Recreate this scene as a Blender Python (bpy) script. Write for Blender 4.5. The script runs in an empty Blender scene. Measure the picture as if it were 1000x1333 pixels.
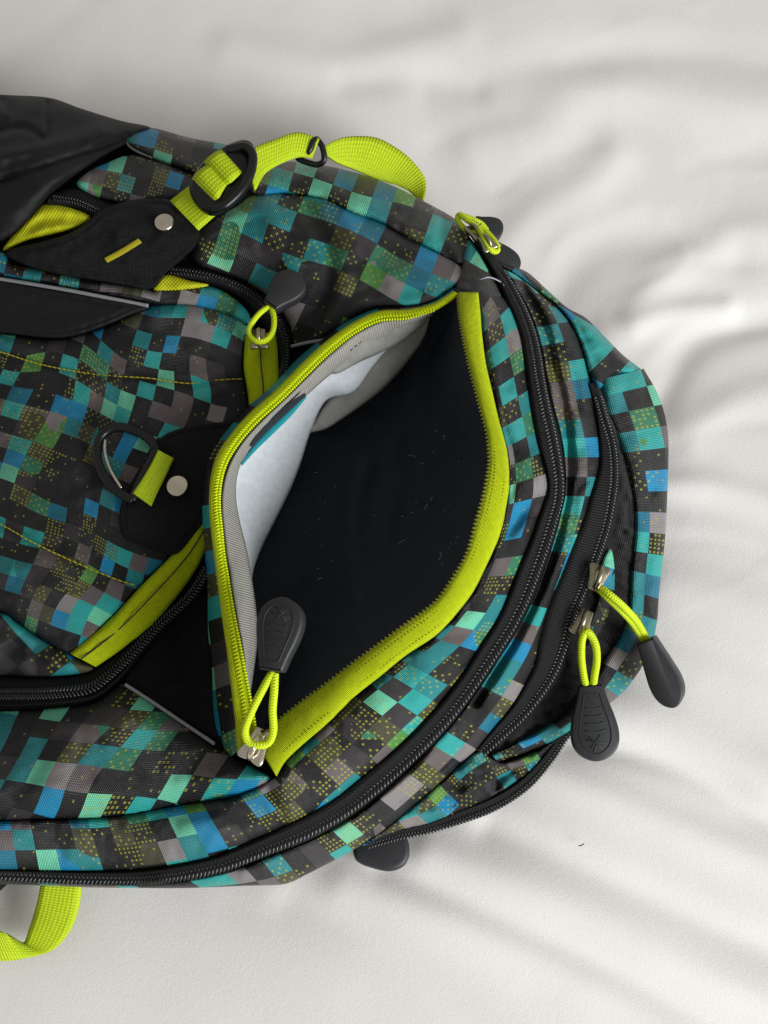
import bpy, bmesh, math, random
import numpy as np
from mathutils import Vector, Matrix
random.seed(7); np.random.seed(7)
scene = bpy.context.scene
COL = scene.collection
# ---------------------------------------------------------------- camera
TILT = math.radians(20); MM = 0.001
VF = math.radians(48.0); FPX = 666.5/math.tan(VF/2); DIST = 0.539
CAM = np.array([0.0, -DIST*math.sin(TILT), DIST*math.cos(TILT)])
RX = np.array([1.0, 0, 0]); RY = np.array([0, math.cos(TILT), math.sin(TILT)]); RZ = np.array([0, -math.sin(TILT), math.cos(TILT)])
cd = bpy.data.cameras.new('camera'); cam = bpy.data.objects.new('camera', cd); COL.objects.link(cam)
cam.location = CAM.tolist(); cam.rotation_euler = (TILT, 0, 0)
cd.sensor_fit = 'VERTICAL'; cd.angle = VF; cd.clip_start = 0.01; cd.clip_end = 50
scene.camera = cam
scene.view_settings.view_transform = 'Standard'; scene.view_settings.look = 'None'
scene.view_settings.exposure = 0.0; scene.view_settings.gamma = 1
# ---------------------------------------------------------------- room light: one large window, low, to the lower right; dim room around
w = bpy.data.worlds.new('World'); scene.world = w; w.use_nodes = True
bg = w.node_tree.nodes['Background']; bg.inputs[0].default_value = (1.0, 0.965, 0.925, 1); bg.inputs[1].default_value = 0.38
def area(name, loc, target, sx, sy, power, col):
    ld = bpy.data.lights.new(name, 'AREA'); ld.shape = 'RECTANGLE'; ld.size = sx; ld.size_y = sy; ld.energy = power; ld.color = col
    o = bpy.data.objects.new(name, ld); COL.objects.link(o); o.location = loc
    o.rotation_euler = (Vector(target)-Vector(loc)).to_track_quat('-Z', 'Y').to_euler(); return o
area('window_light', (1.66, -1.34, 0.98), (0, 0, 0.03), 1.3, 1.0, 84, (0.96, 0.985, 1.0))

# ---------------------------------------------------------------- geometry helpers (picture pixel + height in mm -> point in the place)
def P(x, y, h):
    x = np.asarray(x, float); y = np.asarray(y, float); h = np.asarray(h, float)*MM
    x, y, h = np.broadcast_arrays(x, y, h)
    d = ((x-500)/FPX)[..., None]*RX + (-(y-666.5)/FPX)[..., None]*RY - RZ
    t = (h-CAM[2])/d[..., 2]
    return CAM + t[..., None]*d
def catmull(pts, n=10, closed=False):
    p = np.array(pts, float)
    if closed: q = np.vstack([p[-1], p, p[0], p[1]])
    else: q = np.vstack([2*p[0]-p[1], p, 2*p[-1]-p[-2]])
    out = []
    t = np.linspace(0, 1, n, endpoint=False)[:, None]
    for i in range(1, len(q)-2):
        a, b, c, d = q[i-1], q[i], q[i+1], q[i+2]
        out.append(0.5*((2*b)+(-a+c)*t+(2*a-5*b+4*c-d)*t**2+(-a+3*b-3*c+d)*t**3))
    out = np.vstack(out)
    if not closed: out = np.vstack([out, p[-1]])
    return out
def resample(c, n):
    s = np.r_[0, np.cumsum(np.linalg.norm(np.diff(c[:, :2], axis=0), axis=1))]
    u = np.linspace(0, s[-1], n)
    return np.stack([np.interp(u, s, c[:, k]) for k in range(c.shape[1])], 1), s[-1]
def segdist(X, Y, poly):
    """distance from grid points to a polyline, and the nearest point"""
    pts = np.stack([X.ravel(), Y.ravel()], 1); best = np.full(len(pts), 1e9); near = pts.copy()
    for a, b in zip(poly[:-1], poly[1:]):
        ab = b-a; L = (ab**2).sum()+1e-9
        t = np.clip(((pts-a)@ab)/L, 0, 1)
        q = a+t[:, None]*ab; d = np.hypot(*(pts-q).T)
        m = d < best; best[m] = d[m]; near[m] = q[m]
    return best.reshape(X.shape), near.reshape(X.shape+(2,))
def inside(X, Y, poly):
    r = np.zeros(X.shape, bool); n = len(poly)
    for i in range(n):
        x1, y1 = poly[i-1]; x2, y2 = poly[i]
        if y1 == y2: continue
        c = ((y1 > Y) != (y2 > Y)) & (X < (x2-x1)*(Y-y1)/(y2-y1)+x1)
        r ^= c
    return r
_perm = np.random.RandomState(3).rand(256, 256)
def vnoise(x, y):
    xi = np.floor(x).astype(int); yi = np.floor(y).astype(int); fx = x-xi; fy = y-yi
    fx = fx*fx*fx*(fx*(fx*6-15)+10); fy = fy*fy*fy*(fy*(fy*6-15)+10)
    g = lambda i, j: _perm[i & 255, j & 255]
    return ((g(xi, yi)*(1-fx)+g(xi+1, yi)*fx)*(1-fy)+(g(xi, yi+1)*(1-fx)+g(xi+1, yi+1)*fx)*fy)*2-1
def fbm(x, y, o=3):
    r = 0; a = 1
    for k in range(o): r = r+a*vnoise(x*2**k+17.3*k, y*2**k+5.1*k); a *= .5
    return r
# smooth height of the stuffed bag (thin plate spline through measured points: pixel, pixel, mm)
CP = np.array([
 (-60,118,34),(0,124,36),(165,162,36),(300,192,40),(363,212,38),(457,224,36),(552,263,34),(611,298,36),(686,352,28),(763,412,22),(812,461,18),(854,510,15),(869,610,14),(865,700,14),(854,812,14),(831,880,12),
 (780,930,12),(734,964,11),(695,1018,10),(620,1063,12),(500,1096,16),(405,1138,18),(363,1154,20),(200,1156,22),(0,1148,22),(-60,1145,22),
 (640,340,46),(693,454,58),(725,620,62),(669,799,62),(581,928,60),(475,1040,52),(370,1099,44),(210,1142,33),(0,1134,32),(-60,1130,32),
 (794,572,38),(802,640,40),(777,722,40),(735,855,36),(630,974,30),(560,1040,26),
 (623,384,66),(662,628,78),(592,800,80),(460,907,80),(362,1010,74),(610,380,64),
 (325,500,58),(250,450,60),(100,500,54),(0,500,44),(-60,500,38),(150,650,60),(0,700,50),(-60,700,42),(220,700,58),(93,850,54),(0,800,52),(-60,800,46),(160,870,45),(0,905,42),(-60,905,38),(270,900,50),(165,950,58),
 (60,1000,58),(300,1020,64),(0,1069,48),(200,1062,52),(280,620,58),(275,780,50),
 (200,400,58),(330,400,56),(380,440,54),(450,350,64),(560,330,58),(331,251,56),(440,240,46),(214,290,62),(60,200,58),(150,240,56),(0,290,56),(-60,250,54),(0,180,52),(-60,180,52),(500,405,66),(400,470,56),(340,530,56)], float)
def _tps():
    n = len(CP); x = CP[:, 0]/300; y = CP[:, 1]/300
    r2 = (x[:, None]-x)**2+(y[:, None]-y)**2; K = np.where(r2 > 0, r2*np.log(r2+1e-12), 0)+np.eye(n)*0.002
    Pm = np.stack([np.ones(n), x, y], 1); A = np.block([[K, Pm], [Pm.T, np.zeros((3, 3))]])
    return np.linalg.solve(A, np.r_[CP[:, 2], 0, 0, 0])
_W = _tps()
def H(X, Y):
    X = np.asarray(X, float); Y = np.asarray(Y, float); x = X/300; y = Y/300; r = _W[-3]+_W[-2]*x+_W[-1]*y
    for (cx, cy, _), wt in zip(CP, _W[:-3]):
        r2 = (x-cx/300)**2+(y-cy/300)**2; r = r+wt*r2*np.log(r2+1e-12)
    return np.maximum(r, 6)

SPOTS = np.array([(125,510,40),(40,560,50),(95,560,40),(80,735,42),(20,480,25),(400,285,45),(470,300,40),(560,285,45),(530,330,40),(395,330,35),(640,430,28),(655,485,45),(648,530,30),(655,690,28),(650,760,32),(640,830,26),
 (560,905,50),(480,950,55),(415,985,70),(375,1035,45),(330,1065,35),(130,1075,45),(180,1085,40),(180,935,42),(235,965,40),(700,410,22),(716,470,34),(735,540,25),(748,690,22),(690,890,26),(640,955,45),(600,1000,40),(455,1090,30),
 (838,575,26),(845,620,25),(830,650,28),(828,775,40),(812,860,36),(650,1010,60),(570,1060,55),(160,235,25),(200,215,25),(300,300,30),(30,345,20),(90,365,20),(300,400,25),(720,385,28)], float)
def dotz(X, Y):
    r_ = np.zeros(np.shape(X))
    for a_, b_, c_ in SPOTS: r_ = np.maximum(r_, np.exp(-(((X-a_)**2+(Y-b_)**2)/(c_*c_*1.3))))
    return r_
def build(name, V, F, mat, parent=None, uv=None, smooth=True, kind=None, label=None, thick=0, off=0):
    me = bpy.data.meshes.new(name)
    V = np.asarray(V, float)
    me.from_pydata(V.tolist(), [], [tuple(int(i) for i in f) for f in F]); me.materials.append(mat)
    if uv is not None:
        lay = me.uv_layers.new(name='UVMap'); idx = np.zeros(len(me.loops), np.int32); me.loops.foreach_get('vertex_index', idx)
        lay.data.foreach_set('uv', np.asarray(uv, np.float32)[idx].ravel())
    me.polygons.foreach_set('use_smooth', [smooth]*len(me.polygons)); me.update()
    o = bpy.data.objects.new(name, me); COL.objects.link(o)
    if parent: o.parent = parent
    if kind: o['kind'] = kind
    if label: o['label'] = label
    if thick:
        m = o.modifiers.new('thickness', 'SOLIDIFY'); m.thickness = thick*MM; m.offset = off
    return o
def add_zone(o, vals):
    at = o.data.attributes.new('dot_zone', 'FLOAT', 'POINT'); at.data.foreach_set('value', np.asarray(vals, np.float32).ravel()); return o
def orient_up(V, F):
    """flip faces so they look up"""
    V = np.asarray(V); out = []
    s = 0
    for f in F[::max(1, len(F)//200)]:
        a, b, c = V[f[0]], V[f[1]], V[f[2]]; s += np.cross(b-a, c-a)[2]
    return [tuple(reversed(f)) for f in F] if s < 0 else F
def apply_creases(X, Y, creases):
    z = np.zeros(X.shape)
    for pts, depth, width in creases:
        d, _ = segdist(X, Y, catmull(pts, 6)[:, :2]); z -= depth*np.exp(-(d/width)**2)
    return z
def panel(name, poly, mat, parent, res=3, puff=2.5, edge=14, drop=2.5, dz=0, ang=0, creases=(), wr=(0.8, 40), hole=None, sharp=False, cell=1.0, shear=0, shx=0, seed=(0, 0), hf=H, skirt=False, warp=6, label=None, flat=None):
    pl = np.array(poly, float)[:, :2]
    if not sharp: pl = catmull(pl, 6, True)
    cl = np.vstack([pl, pl[:1]])
    x0, y0 = pl.min(0)-res; x1, y1 = pl.max(0)+res
    gx = np.arange(x0, x1+res, res); gy = np.arange(y0, y1+res, res); X, Y = np.meshgrid(gx, gy)
    ins = inside(X, Y, pl); d, near = segdist(X, Y, cl)
    if hole is not None:
        hp = np.array(hole, float)[:, :2]; hc = np.vstack([hp, hp[:1]]); ih = inside(X, Y, hp); dh, nh = segdist(X, Y, hc)
        m = ih; ins2 = ins & ~ih; near = np.where((dh < d)[..., None], nh, near); d = np.minimum(d, dh); ins = ins2
    cellok = ins[:-1, :-1] | ins[1:, :-1] | ins[:-1, 1:] | ins[1:, 1:]
    X = np.where(ins, X, near[..., 0]); Y = np.where(ins, Y, near[..., 1]); d = np.where(ins, d, 0)
    s = np.clip(d/edge, 0, 1); prof = np.sqrt(1-(1-s)**2)
    Hh = (hf(X, Y) if flat is None else np.full(X.shape, float(flat))) + dz + prof*(puff+drop)-drop
    if creases: Hh = Hh+apply_creases(X, Y, creases)*np.clip(d/6, 0, 1)
    if wr[0]: Hh = Hh+wr[0]*fbm(X/wr[1]+seed[0], Y/wr[1]*1.3+seed[1], 3)*np.clip(d/edge, 0, 1)+(.45*vnoise(X/8, Y/8+seed[0])*np.exp(-d/9)+.22*vnoise(X/13+5, Y/11))*np.clip(d/3, 0, 1)
    ny, nx = X.shape; ids = -np.ones(X.shape, int); used = np.zeros(X.shape, bool)
    used[:-1, :-1] |= cellok; used[1:, :-1] |= cellok; used[:-1, 1:] |= cellok; used[1:, 1:] |= cellok
    ids[used] = np.arange(used.sum())
    V = P(X[used], Y[used], Hh[used])
    jj, ii = np.nonzero(cellok)
    F = [(ids[j, i], ids[j, i+1], ids[j+1, i+1], ids[j+1, i]) for j, i in zip(jj, ii)]
    F = [tuple(reversed(f)) for f in F]
    a = math.radians(ang); xr = X[used]; yr = Y[used]
    xw = xr+warp*vnoise(xr/90+3+seed[0], yr/90); yw = yr+warp*vnoise(xr/90+9, yr/90+4+seed[1])
    U = (xw*math.cos(a)+yw*math.sin(a)+shx*yw)/cell; W = (-xw*math.sin(a)+yw*math.cos(a)+shear*xw)/cell
    uv = np.stack([U/100+seed[0], W/100+seed[1]], 1)
    V = list(V); uv = list(uv)
    if skirt:
        ring = pl; h = hf(ring[:, 0], ring[:, 1])+dz-drop; A = P(ring[:, 0], ring[:, 1], h); cen = A.mean(0)
        b0 = len(V); n = len(A)
        B = A.copy(); B[:, 2] *= 0.5; B[:, :2] += (B[:, :2]-cen[:2])*0.003
        C = A.copy(); C[:, 2] = -0.006; C[:, :2] += (cen[:2]-C[:, :2])*0.03
        for q in (A, B, C): V += list(q); uv += [(0, 0)]*n
        for r in range(2):
            for i in range(n):
                j = (i+1) % n; F.append((b0+r*n+i, b0+r*n+j, b0+(r+1)*n+j, b0+(r+1)*n+i))
    dz_ = np.zeros(len(V)); dz_[:used.sum()] = dotz(X[used], Y[used])
    return add_zone(build(name, V, F, mat, parent, np.array(uv), label=label), dz_)
def loft(name, A, B, mat, parent, nv=10, step=3, puff=2.5, drop=1.5, dz=0, creases=(), wr=(0.6, 40), cell=1.0, seed=(0, 0), p=2, use_h=True, thick=0, label=None, kind=None, pts=10):
    a = catmull(A, pts); b = catmull(B, pts)
    La = resample(a, 5)[1]; Lb = resample(b, 5)[1]; n = max(6, int(max(La, Lb)/step))
    a, _ = resample(a, n); b, _ = resample(b, n)
    t = np.linspace(0, 1, nv+1)[:, None]
    X = a[:, 0]*(1-t)+b[:, 0]*t; Y = a[:, 1]*(1-t)+b[:, 1]*t
    w_ = np.hypot(a[:, 0]-b[:, 0], a[:, 1]-b[:, 1]); m = (a+b)/2
    arc = np.r_[0, np.cumsum(np.hypot(*np.diff(m[:, :2], axis=0).T))]
    s = np.clip(1-np.abs(2*t-1)**p, 0, 1); prof = np.sqrt(s)+0*X
    base = H(X, Y) if use_h else a[:, 2]*(1-t)+b[:, 2]*t
    Z = base+dz+prof*(puff+drop)-drop
    e = np.minimum(t, 1-t)*w_
    if creases: Z = Z+apply_creases(X, Y, creases)*np.clip(e/5, 0, 1)
    if wr[0]: Z = Z+wr[0]*fbm(X/wr[1]+seed[0], Y/wr[1]+seed[1], 3)*np.clip(e/8, 0, 1)+((.4*vnoise(X/8, Y/8+seed[0])*np.exp(-e/9)+.2*vnoise(X/13+5, Y/11))*np.clip(e/3, 0, 1) if wr[0] > .9 else 0)
    V = P(X, Y, Z).reshape(-1, 3)
    F = []
    for j in range(nv):
        for i in range(n-1): F.append((j*n+i, j*n+i+1, (j+1)*n+i+1, (j+1)*n+i))
    F = orient_up(V, F)
    mw = w_.mean()
    U = (arc+0*X)/cell; W = (t*w_*0.5+t*mw*0.5)/cell
    uv = np.stack([U/100+seed[0], W/100+seed[1]], -1).reshape(-1, 2)
    return add_zone(build(name, V, F, mat, parent, uv, thick=thick, label=label, kind=kind), dotz(X, Y))
def world_curve(pts, n=12, use_h=False, dz=0):
    c = catmull(pts, n)
    h = (H(c[:, 0], c[:, 1]) if use_h else c[:, 2])+dz
    return P(c[:, 0], c[:, 1], h)
def rs3(c, step):
    s = np.r_[0, np.cumsum(np.linalg.norm(np.diff(c, axis=0), axis=1))]; n = max(3, int(s[-1]/step)+1)
    u = np.linspace(0, s[-1], n); return np.stack([np.interp(u, s, c[:, k]) for k in range(3)], 1), s[-1]
def tube_geo(c, r, ns=10, closed=False, flat=1.0):
    n = len(c); V = []; F = []; uv = []
    t = np.gradient(c, axis=0); t /= np.linalg.norm(t, axis=1)[:, None]+1e-12
    nrm = np.cross(t[0], [0, 0, 1.0]);
    if np.linalg.norm(nrm) < .1: nrm = np.cross(t[0], [1.0, 0, 0])
    nrm /= np.linalg.norm(nrm); L = 0
    rr = np.broadcast_to(np.asarray(r, float), (n,))
    for i in range(n):
        nrm = nrm-t[i]*np.dot(nrm, t[i]); nrm /= np.linalg.norm(nrm); b = np.cross(t[i], nrm)
        if i: L += np.linalg.norm(c[i]-c[i-1])
        for k in range(ns):
            a = 2*math.pi*k/ns; V.append(c[i]+rr[i]*(math.cos(a)*nrm+flat*math.sin(a)*b)); uv.append((L*1000/0.36/100, k/ns*.1))
    for i in range(n-1):
        for k in range(ns): F.append((i*ns+k, i*ns+(k+1) % ns, (i+1)*ns+(k+1) % ns, (i+1)*ns+k))
    F.append(tuple(range(ns-1, -1, -1))); F.append(tuple((n-1)*ns+k for k in range(ns)))
    return V, F, uv
def tube(name, pts, r, mat, parent, use_h=False, dz=0, ns=10, step=0.8, label=None, flat=1.0, kind=None):
    c, _ = rs3(world_curve(pts, 12, use_h, dz), step*MM)
    V, F, uv = tube_geo(c, r*MM, ns, flat=flat)
    return build(name, V, F, mat, parent, uv, label=label, kind=kind)
def teeth(name, pts, parent, mat, pitch=1.5, length=2.6, r=0.55, rows=(-1, 1), slant=0.5, dz=2.0, gap=1.1, use_h=True):
    """rows of small rounded teeth along a curve, in mm"""
    c, L = rs3(world_curve(pts, 10, use_h, dz), pitch*MM)
    t = np.gradient(c, axis=0); t /= np.linalg.norm(t, axis=1)[:, None]
    V = []; F = []; ns = 6
    prof = [(-1, .15), (-.8, .75), (-.3, 1), (.3, 1), (.8, .75), (1, .15)]
    for i in range(len(c)):
        side = np.cross(t[i], [0, 0, 1.0]); side /= np.linalg.norm(side); up = np.cross(side, t[i])
        for rw in rows:
            o = c[i]+side*rw*gap*MM+(t[i]*pitch*0.5*MM if rw > 0 else 0)+up*random.uniform(-.05, .05)*MM
            ax = side+t[i]*slant*rw*random.uniform(.85, 1.15)-up*0.25*rw; ax /= np.linalg.norm(ax); e1 = np.cross(ax, up); e1 /= np.linalg.norm(e1); e2 = np.cross(ax, e1)
            b = len(V)
            for s, q in prof:
                for k in range(ns):
                    a = 2*math.pi*k/ns; V.append(o+ax*s*length/2*MM+(e1*math.cos(a)+e2*math.sin(a))*q*r*MM)
            for j in range(len(prof)-1):
                for k in range(ns): F.append((b+j*ns+k, b+j*ns+(k+1) % ns, b+(j+1)*ns+(k+1) % ns, b+(j+1)*ns+k))
    return build(name, V, F, mat, parent, kind='stuff')
def frame(x, y, h, dx, dy, tilt=0, roll=0):
    """local frame in the place: x along the pixel direction, z up"""
    c = P(x, y, h); q = P(x+dx, y+dy, h); X = q-c; X /= np.linalg.norm(X); Z = np.array([0, 0, 1.0]); Y = np.cross(Z, X)
    R = np.stack([X, Y, Z], 1)
    ct, st = math.cos(tilt), math.sin(tilt); R = R@np.array([[ct, 0, -st], [0, 1, 0], [st, 0, ct]])
    cr, sr = math.cos(roll), math.sin(roll); R = R@np.array([[1, 0, 0], [0, cr, -sr], [0, sr, cr]])
    return c, R
def local(V, fr):
    c, R = fr; return (np.asarray(V, float)*MM)@R.T+c
def rings(outline, layers):
    """outline Nx2 (mm), layers [(scale inset mm, z)] -> closed body"""
    o = np.array(outline, float); n = len(o)
    tn = np.roll(o, -1, 0)-np.roll(o, 1, 0); nn = np.stack([tn[:, 1], -tn[:, 0]], 1); nn /= np.linalg.norm(nn, axis=1)[:, None]+1e-9
    area_ = 0.5*np.sum(o[:, 0]*np.roll(o[:, 1], -1)-np.roll(o[:, 0], -1)*o[:, 1])
    if area_ < 0: nn = -nn
    V = []; F = []
    for ins, z in layers:
        q = o-nn*ins; V += [(a, b, z) for a, b in q]
    for j in range(len(layers)-1):
        for i in range(n):
            k = (i+1) % n; F.append((j*n+i, j*n+k, (j+1)*n+k, (j+1)*n+i))
    F.append(tuple(range(n-1, -1, -1))); F.append(tuple((len(layers)-1)*n+i for i in range(n)))
    return V, F
def plate(name, pts, h, mat, parent, layers, closed_n=6, fr=None, label=None, smooth=True):
    """thick plate from a pixel outline lying at height h (number) """
    pl = catmull(np.array(pts, float)[:, :2], closed_n, True)
    hh = H(pl[:, 0], pl[:, 1]).mean()+h[1] if isinstance(h, tuple) else h
    wp = P(pl[:, 0], pl[:, 1], hh); V, F = rings(wp[:, :2]*1000, layers); V = np.array(V)*MM; V[:, 2] += hh*MM
    return build(name, V, F, mat, parent, uv=V[:, :2]*27, smooth=smooth, label=label)

# ---------------------------------------------------------------- materials
def srgb(r, g, b):
    f = lambda c: (c/255/12.92) if c/255 <= .04045 else ((c/255+.055)/1.055)**2.4
    return (f(r), f(g), f(b), 1)
class N:
    def __init__(s, name, rough=.6, spec=.4, color=(.5, .5, .5, 1), metal=0, sheen=0, coat=0):
        s.m = bpy.data.materials.new(name); s.m.use_nodes = True; s.t = s.m.node_tree; s.b = s.t.nodes['Principled BSDF']
        s.b.inputs['Roughness'].default_value = rough; s.b.inputs['Specular IOR Level'].default_value = spec; s.b.inputs['Base Color'].default_value = color
        s.b.inputs['Metallic'].default_value = metal; s.b.inputs['Sheen Weight'].default_value = sheen; s.b.inputs['Coat Weight'].default_value = coat
        tc = s.t.nodes.new('ShaderNodeTexCoord'); s.uv = tc.outputs['UV']; s.ob = tc.outputs['Object']
    def nd(s, ty, **k):
        n = s.t.nodes.new(ty)
        for a, v in k.items(): setattr(n, a, v)
        return n
    def put(s, sock, v):
        if isinstance(v, bpy.types.NodeSocket): s.t.links.new(v, sock)
        else: sock.default_value = v
    def ma(s, op, a, b=0.0, c=0.0, clamp=False):
        n = s.nd('ShaderNodeMath', operation=op, use_clamp=clamp)
        for i, v in enumerate((a, b, c)): s.put(n.inputs[i], v)
        return n.outputs[0]
    def vm(s, op, a, b=None, scale=None):
        n = s.nd('ShaderNodeVectorMath', operation=op); s.put(n.inputs[0], a)
        if b is not None: s.put(n.inputs[1], b)
        if scale is not None: s.put(n.inputs['Scale'], scale)
        return n.outputs[0]
    def mix(s, f, a, b, mode='MIX'):
        n = s.nd('ShaderNodeMix', data_type='RGBA', blend_type=mode); s.put(n.inputs[0], f); s.put(n.inputs[6], a); s.put(n.inputs[7], b); return n.outputs[2]
    def sep(s, v):
        n = s.nd('ShaderNodeSeparateXYZ'); s.put(n.inputs[0], v); return n.outputs
    def noise(s, v, scale, detail=2, rough=.5):
        n = s.nd('ShaderNodeTexNoise'); s.put(n.inputs['Vector'], v); n.inputs['Scale'].default_value = scale; n.inputs['Detail'].default_value = detail; n.inputs['Roughness'].default_value = rough; return n.outputs[0]
    def white(s, v):
        n = s.nd('ShaderNodeTexWhiteNoise', noise_dimensions='3D'); s.put(n.inputs['Vector'], v); return n.outputs[0]
    def ramp(s, f, stops, interp='CONSTANT'):
        n = s.nd('ShaderNodeValToRGB'); n.color_ramp.interpolation = interp; e = n.color_ramp.elements
        e[0].position, e[0].color = stops[0]; e[1].position, e[1].color = stops[1]
        for p_, c_ in stops[2:]:
            q = e.new(p_); q.color = c_
        s.put(n.inputs[0], f); return n.outputs[0]
    def bump(s, h, dist, strength=1.0, prev=None):
        n = s.nd('ShaderNodeBump'); n.inputs['Distance'].default_value = dist; n.inputs['Strength'].default_value = strength; s.put(n.inputs['Height'], h)
        if prev is not None: s.put(n.inputs['Normal'], prev)
        s.t.links.new(n.outputs[0], s.b.inputs['Normal']); return n.outputs[0]
    def sinw(s, x, per):      # 0..1 wave, period in uv
        return s.ma('MULTIPLY_ADD', s.ma('SINE', s.ma('MULTIPLY', x, 2*math.pi/per)), .5, .5)
    def weave(s, per, diag=False):
        o = s.sep(s.uv); x, y = o[0], o[1]
        if diag: x, y = s.ma('ADD', x, y), s.ma('SUBTRACT', x, y)
        a = s.ma('SINE', s.ma('MULTIPLY', x, 2*math.pi/per)); b = s.ma('SINE', s.ma('MULTIPLY', y, 2*math.pi/per))
        return s.ma('MULTIPLY_ADD', s.ma('MULTIPLY', a, b), .5, .5)
    def base(s, v): s.put(s.b.inputs['Base Color'], v)
BLACK = srgb(11, 11, 13)
def print_mat():
    m = N('pixel_print_nylon', rough=.4, spec=.32)
    CELL = .27
    uv = m.vm('SCALE', m.uv, scale=1/CELL)
    def flo(v, z): return m.vm('ADD', m.vm('FLOOR', v), (.5, .5, z))
    r1 = m.white(flo(uv, 1.3)); uv2 = m.vm('MULTIPLY', m.vm('ADD', uv, (.0, 1, 0)), (.5, 1, 1)); r2 = m.white(flo(uv2, 7.7)); pick = m.white(flo(uv2, 3.1))
    uv3 = m.vm('MULTIPLY', uv, (1, .5, 1)); r3 = m.white(flo(uv3, 17.7)); pick3 = m.white(flo(uv3, 23.1))
    v = m.ma('ADD', m.ma('MULTIPLY', r1, m.ma('GREATER_THAN', pick, .12)), m.ma('MULTIPLY', r2, m.ma('LESS_THAN', pick, .12)))
    k3 = m.ma('LESS_THAN', pick3, .14); v = m.ma('ADD', m.ma('MULTIPLY', v, m.ma('SUBTRACT', 1.0, k3)), m.ma('MULTIPLY', r3, k3))
    # neighbouring cells of light and dark alternate a little like a chequer
    o = m.sep(m.vm('FLOOR', uv)); par = m.ma('MODULO', m.ma('ABSOLUTE', m.ma('ADD', o[0], o[1])), 2.0)
    v = m.ma('ADD', m.ma('MULTIPLY', v, .80), m.ma('MULTIPLY', par, .20))
    C = lambda r, g, b: srgb(r, g, b)
    col = m.ramp(v, [(0, BLACK), (.28, C(17, 16, 19)), (.38, C(48, 44, 46)), (.46, C(98, 90, 89)), (.535, C(134, 128, 128)), (.57, C(26, 126, 130)), (.66, C(38, 160, 154)), (.735, C(8, 132, 176)), (.81, C(104, 196, 160)), (.865, C(8, 108, 132)), (.93, C(16, 15, 18))])
    at = m.nd('ShaderNodeAttribute', attribute_name='dot_zone')
    zone = m.ma('ADD', m.ma('MULTIPLY_ADD', m.ma('SUBTRACT', m.noise(m.vm('SCALE', m.vm('FLOOR', uv), scale=CELL), 2.2, 2), .5), .45, .5), m.ma('MULTIPLY', at.outputs['Fac'], .16))                 # where the print turns green and dotted
    rz = m.white(flo(uv, 41.3)); rz2 = m.ma('ADD', m.ma('MULTIPLY', rz, .6), m.ma('MULTIPLY', m.white(flo(uv, 52.3)), .4))
    z1 = m.ma('GREATER_THAN', m.ma('ADD', zone, m.ma('MULTIPLY', m.ma('SUBTRACT', rz, .5), .45)), .71)
    z0 = m.ma('GREATER_THAN', m.ma('ADD', zone, m.ma('MULTIPLY', m.ma('SUBTRACT', rz2, .5), .34)), .625)
    gcol = m.ramp(r1, [(0, C(26, 26, 24)), (.35, C(66, 66, 44)), (.6, C(44, 118, 88)), (.8, C(78, 138, 66)), (.88, C(24, 128, 132))])
    col = m.mix(z1, col, gcol)
    # dots: a fine raster, cells give its phase
    d = m.vm('SCALE', uv, scale=5.0); fr = m.sep(m.vm('FRACTION', d)); row = m.sep(m.vm('FLOOR', d))
    dx = m.ma('ABSOLUTE', m.ma('SUBTRACT', fr[0], .5)); dy = m.ma('ABSOLUTE', m.ma('SUBTRACT', fr[1], .5))
    dot = m.ma('LESS_THAN', m.ma('MAXIMUM', dx, dy), .25)
    chk = m.ma('MODULO', m.ma('ABSOLUTE', m.ma('ADD', row[0], row[1])), 2.0)
    rare = m.ma('LESS_THAN', m.white(flo(d, 9.0)), .76)
    keep = m.ma('MAXIMUM', m.ma('LESS_THAN', chk, .5), m.ma('GREATER_THAN', pick, .55))
    dm = m.ma('MULTIPLY', m.ma('MULTIPLY', dot, rare), m.ma('MULTIPLY', z0, keep))
    col = m.mix(m.ma('MULTIPLY', dm, .66), col, C(166, 168, 44))
    # single strewn dots elsewhere
    st = m.ma('MULTIPLY', m.ma('MULTIPLY', dot, m.ma('LESS_THAN', m.white(flo(d, 4.0)), .05)), m.ma('GREATER_THAN', zone, .5))
    col = m.mix(m.ma('MULTIPLY', st, .6), col, C(150, 150, 60))
    wv = m.weave(.042, True)
    # thread crowns: grey thread through dark ink, plus fabric sheen painted in as grey
    fl = m.noise(m.uv, 60, 2)
    col = m.mix(m.ma('MULTIPLY', m.ma('POWER', wv, 3.0), m.ma('MULTIPLY', fl, .22)), col, C(150, 148, 150))
    col = m.mix(m.ma('MULTIPLY', m.ma('SUBTRACT', 1.0, wv), .28), col, (0, 0, 0, 1))
    m.base(col)
    m.bump(m.ma('ADD', wv, m.ma('MULTIPLY', fl, .4)), .0006, .7)
    return m.m
def fabric(name, col, per=.03, dist=.0003, rough=.7, diag=True, spec=.3, sheen=0, var=.3, strength=.6):
    m = N(name, rough, spec, sheen=sheen)
    wv = m.weave(per, diag); fl = m.noise(m.uv, 14, 3)
    k = m.ma('MULTIPLY_ADD', wv, var, 1-var)
    k = m.ma('MULTIPLY', k, m.ma('MULTIPLY_ADD', fl, .35, .82))
    rgb = m.nd('ShaderNodeRGB'); rgb.outputs[0].default_value = col
    m.base(m.vm('SCALE', rgb.outputs[0], scale=k)); m.bump(m.ma('ADD', wv, m.ma('MULTIPLY', m.noise(m.uv, 90, 2), .5)), dist, strength); return m.m
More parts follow.
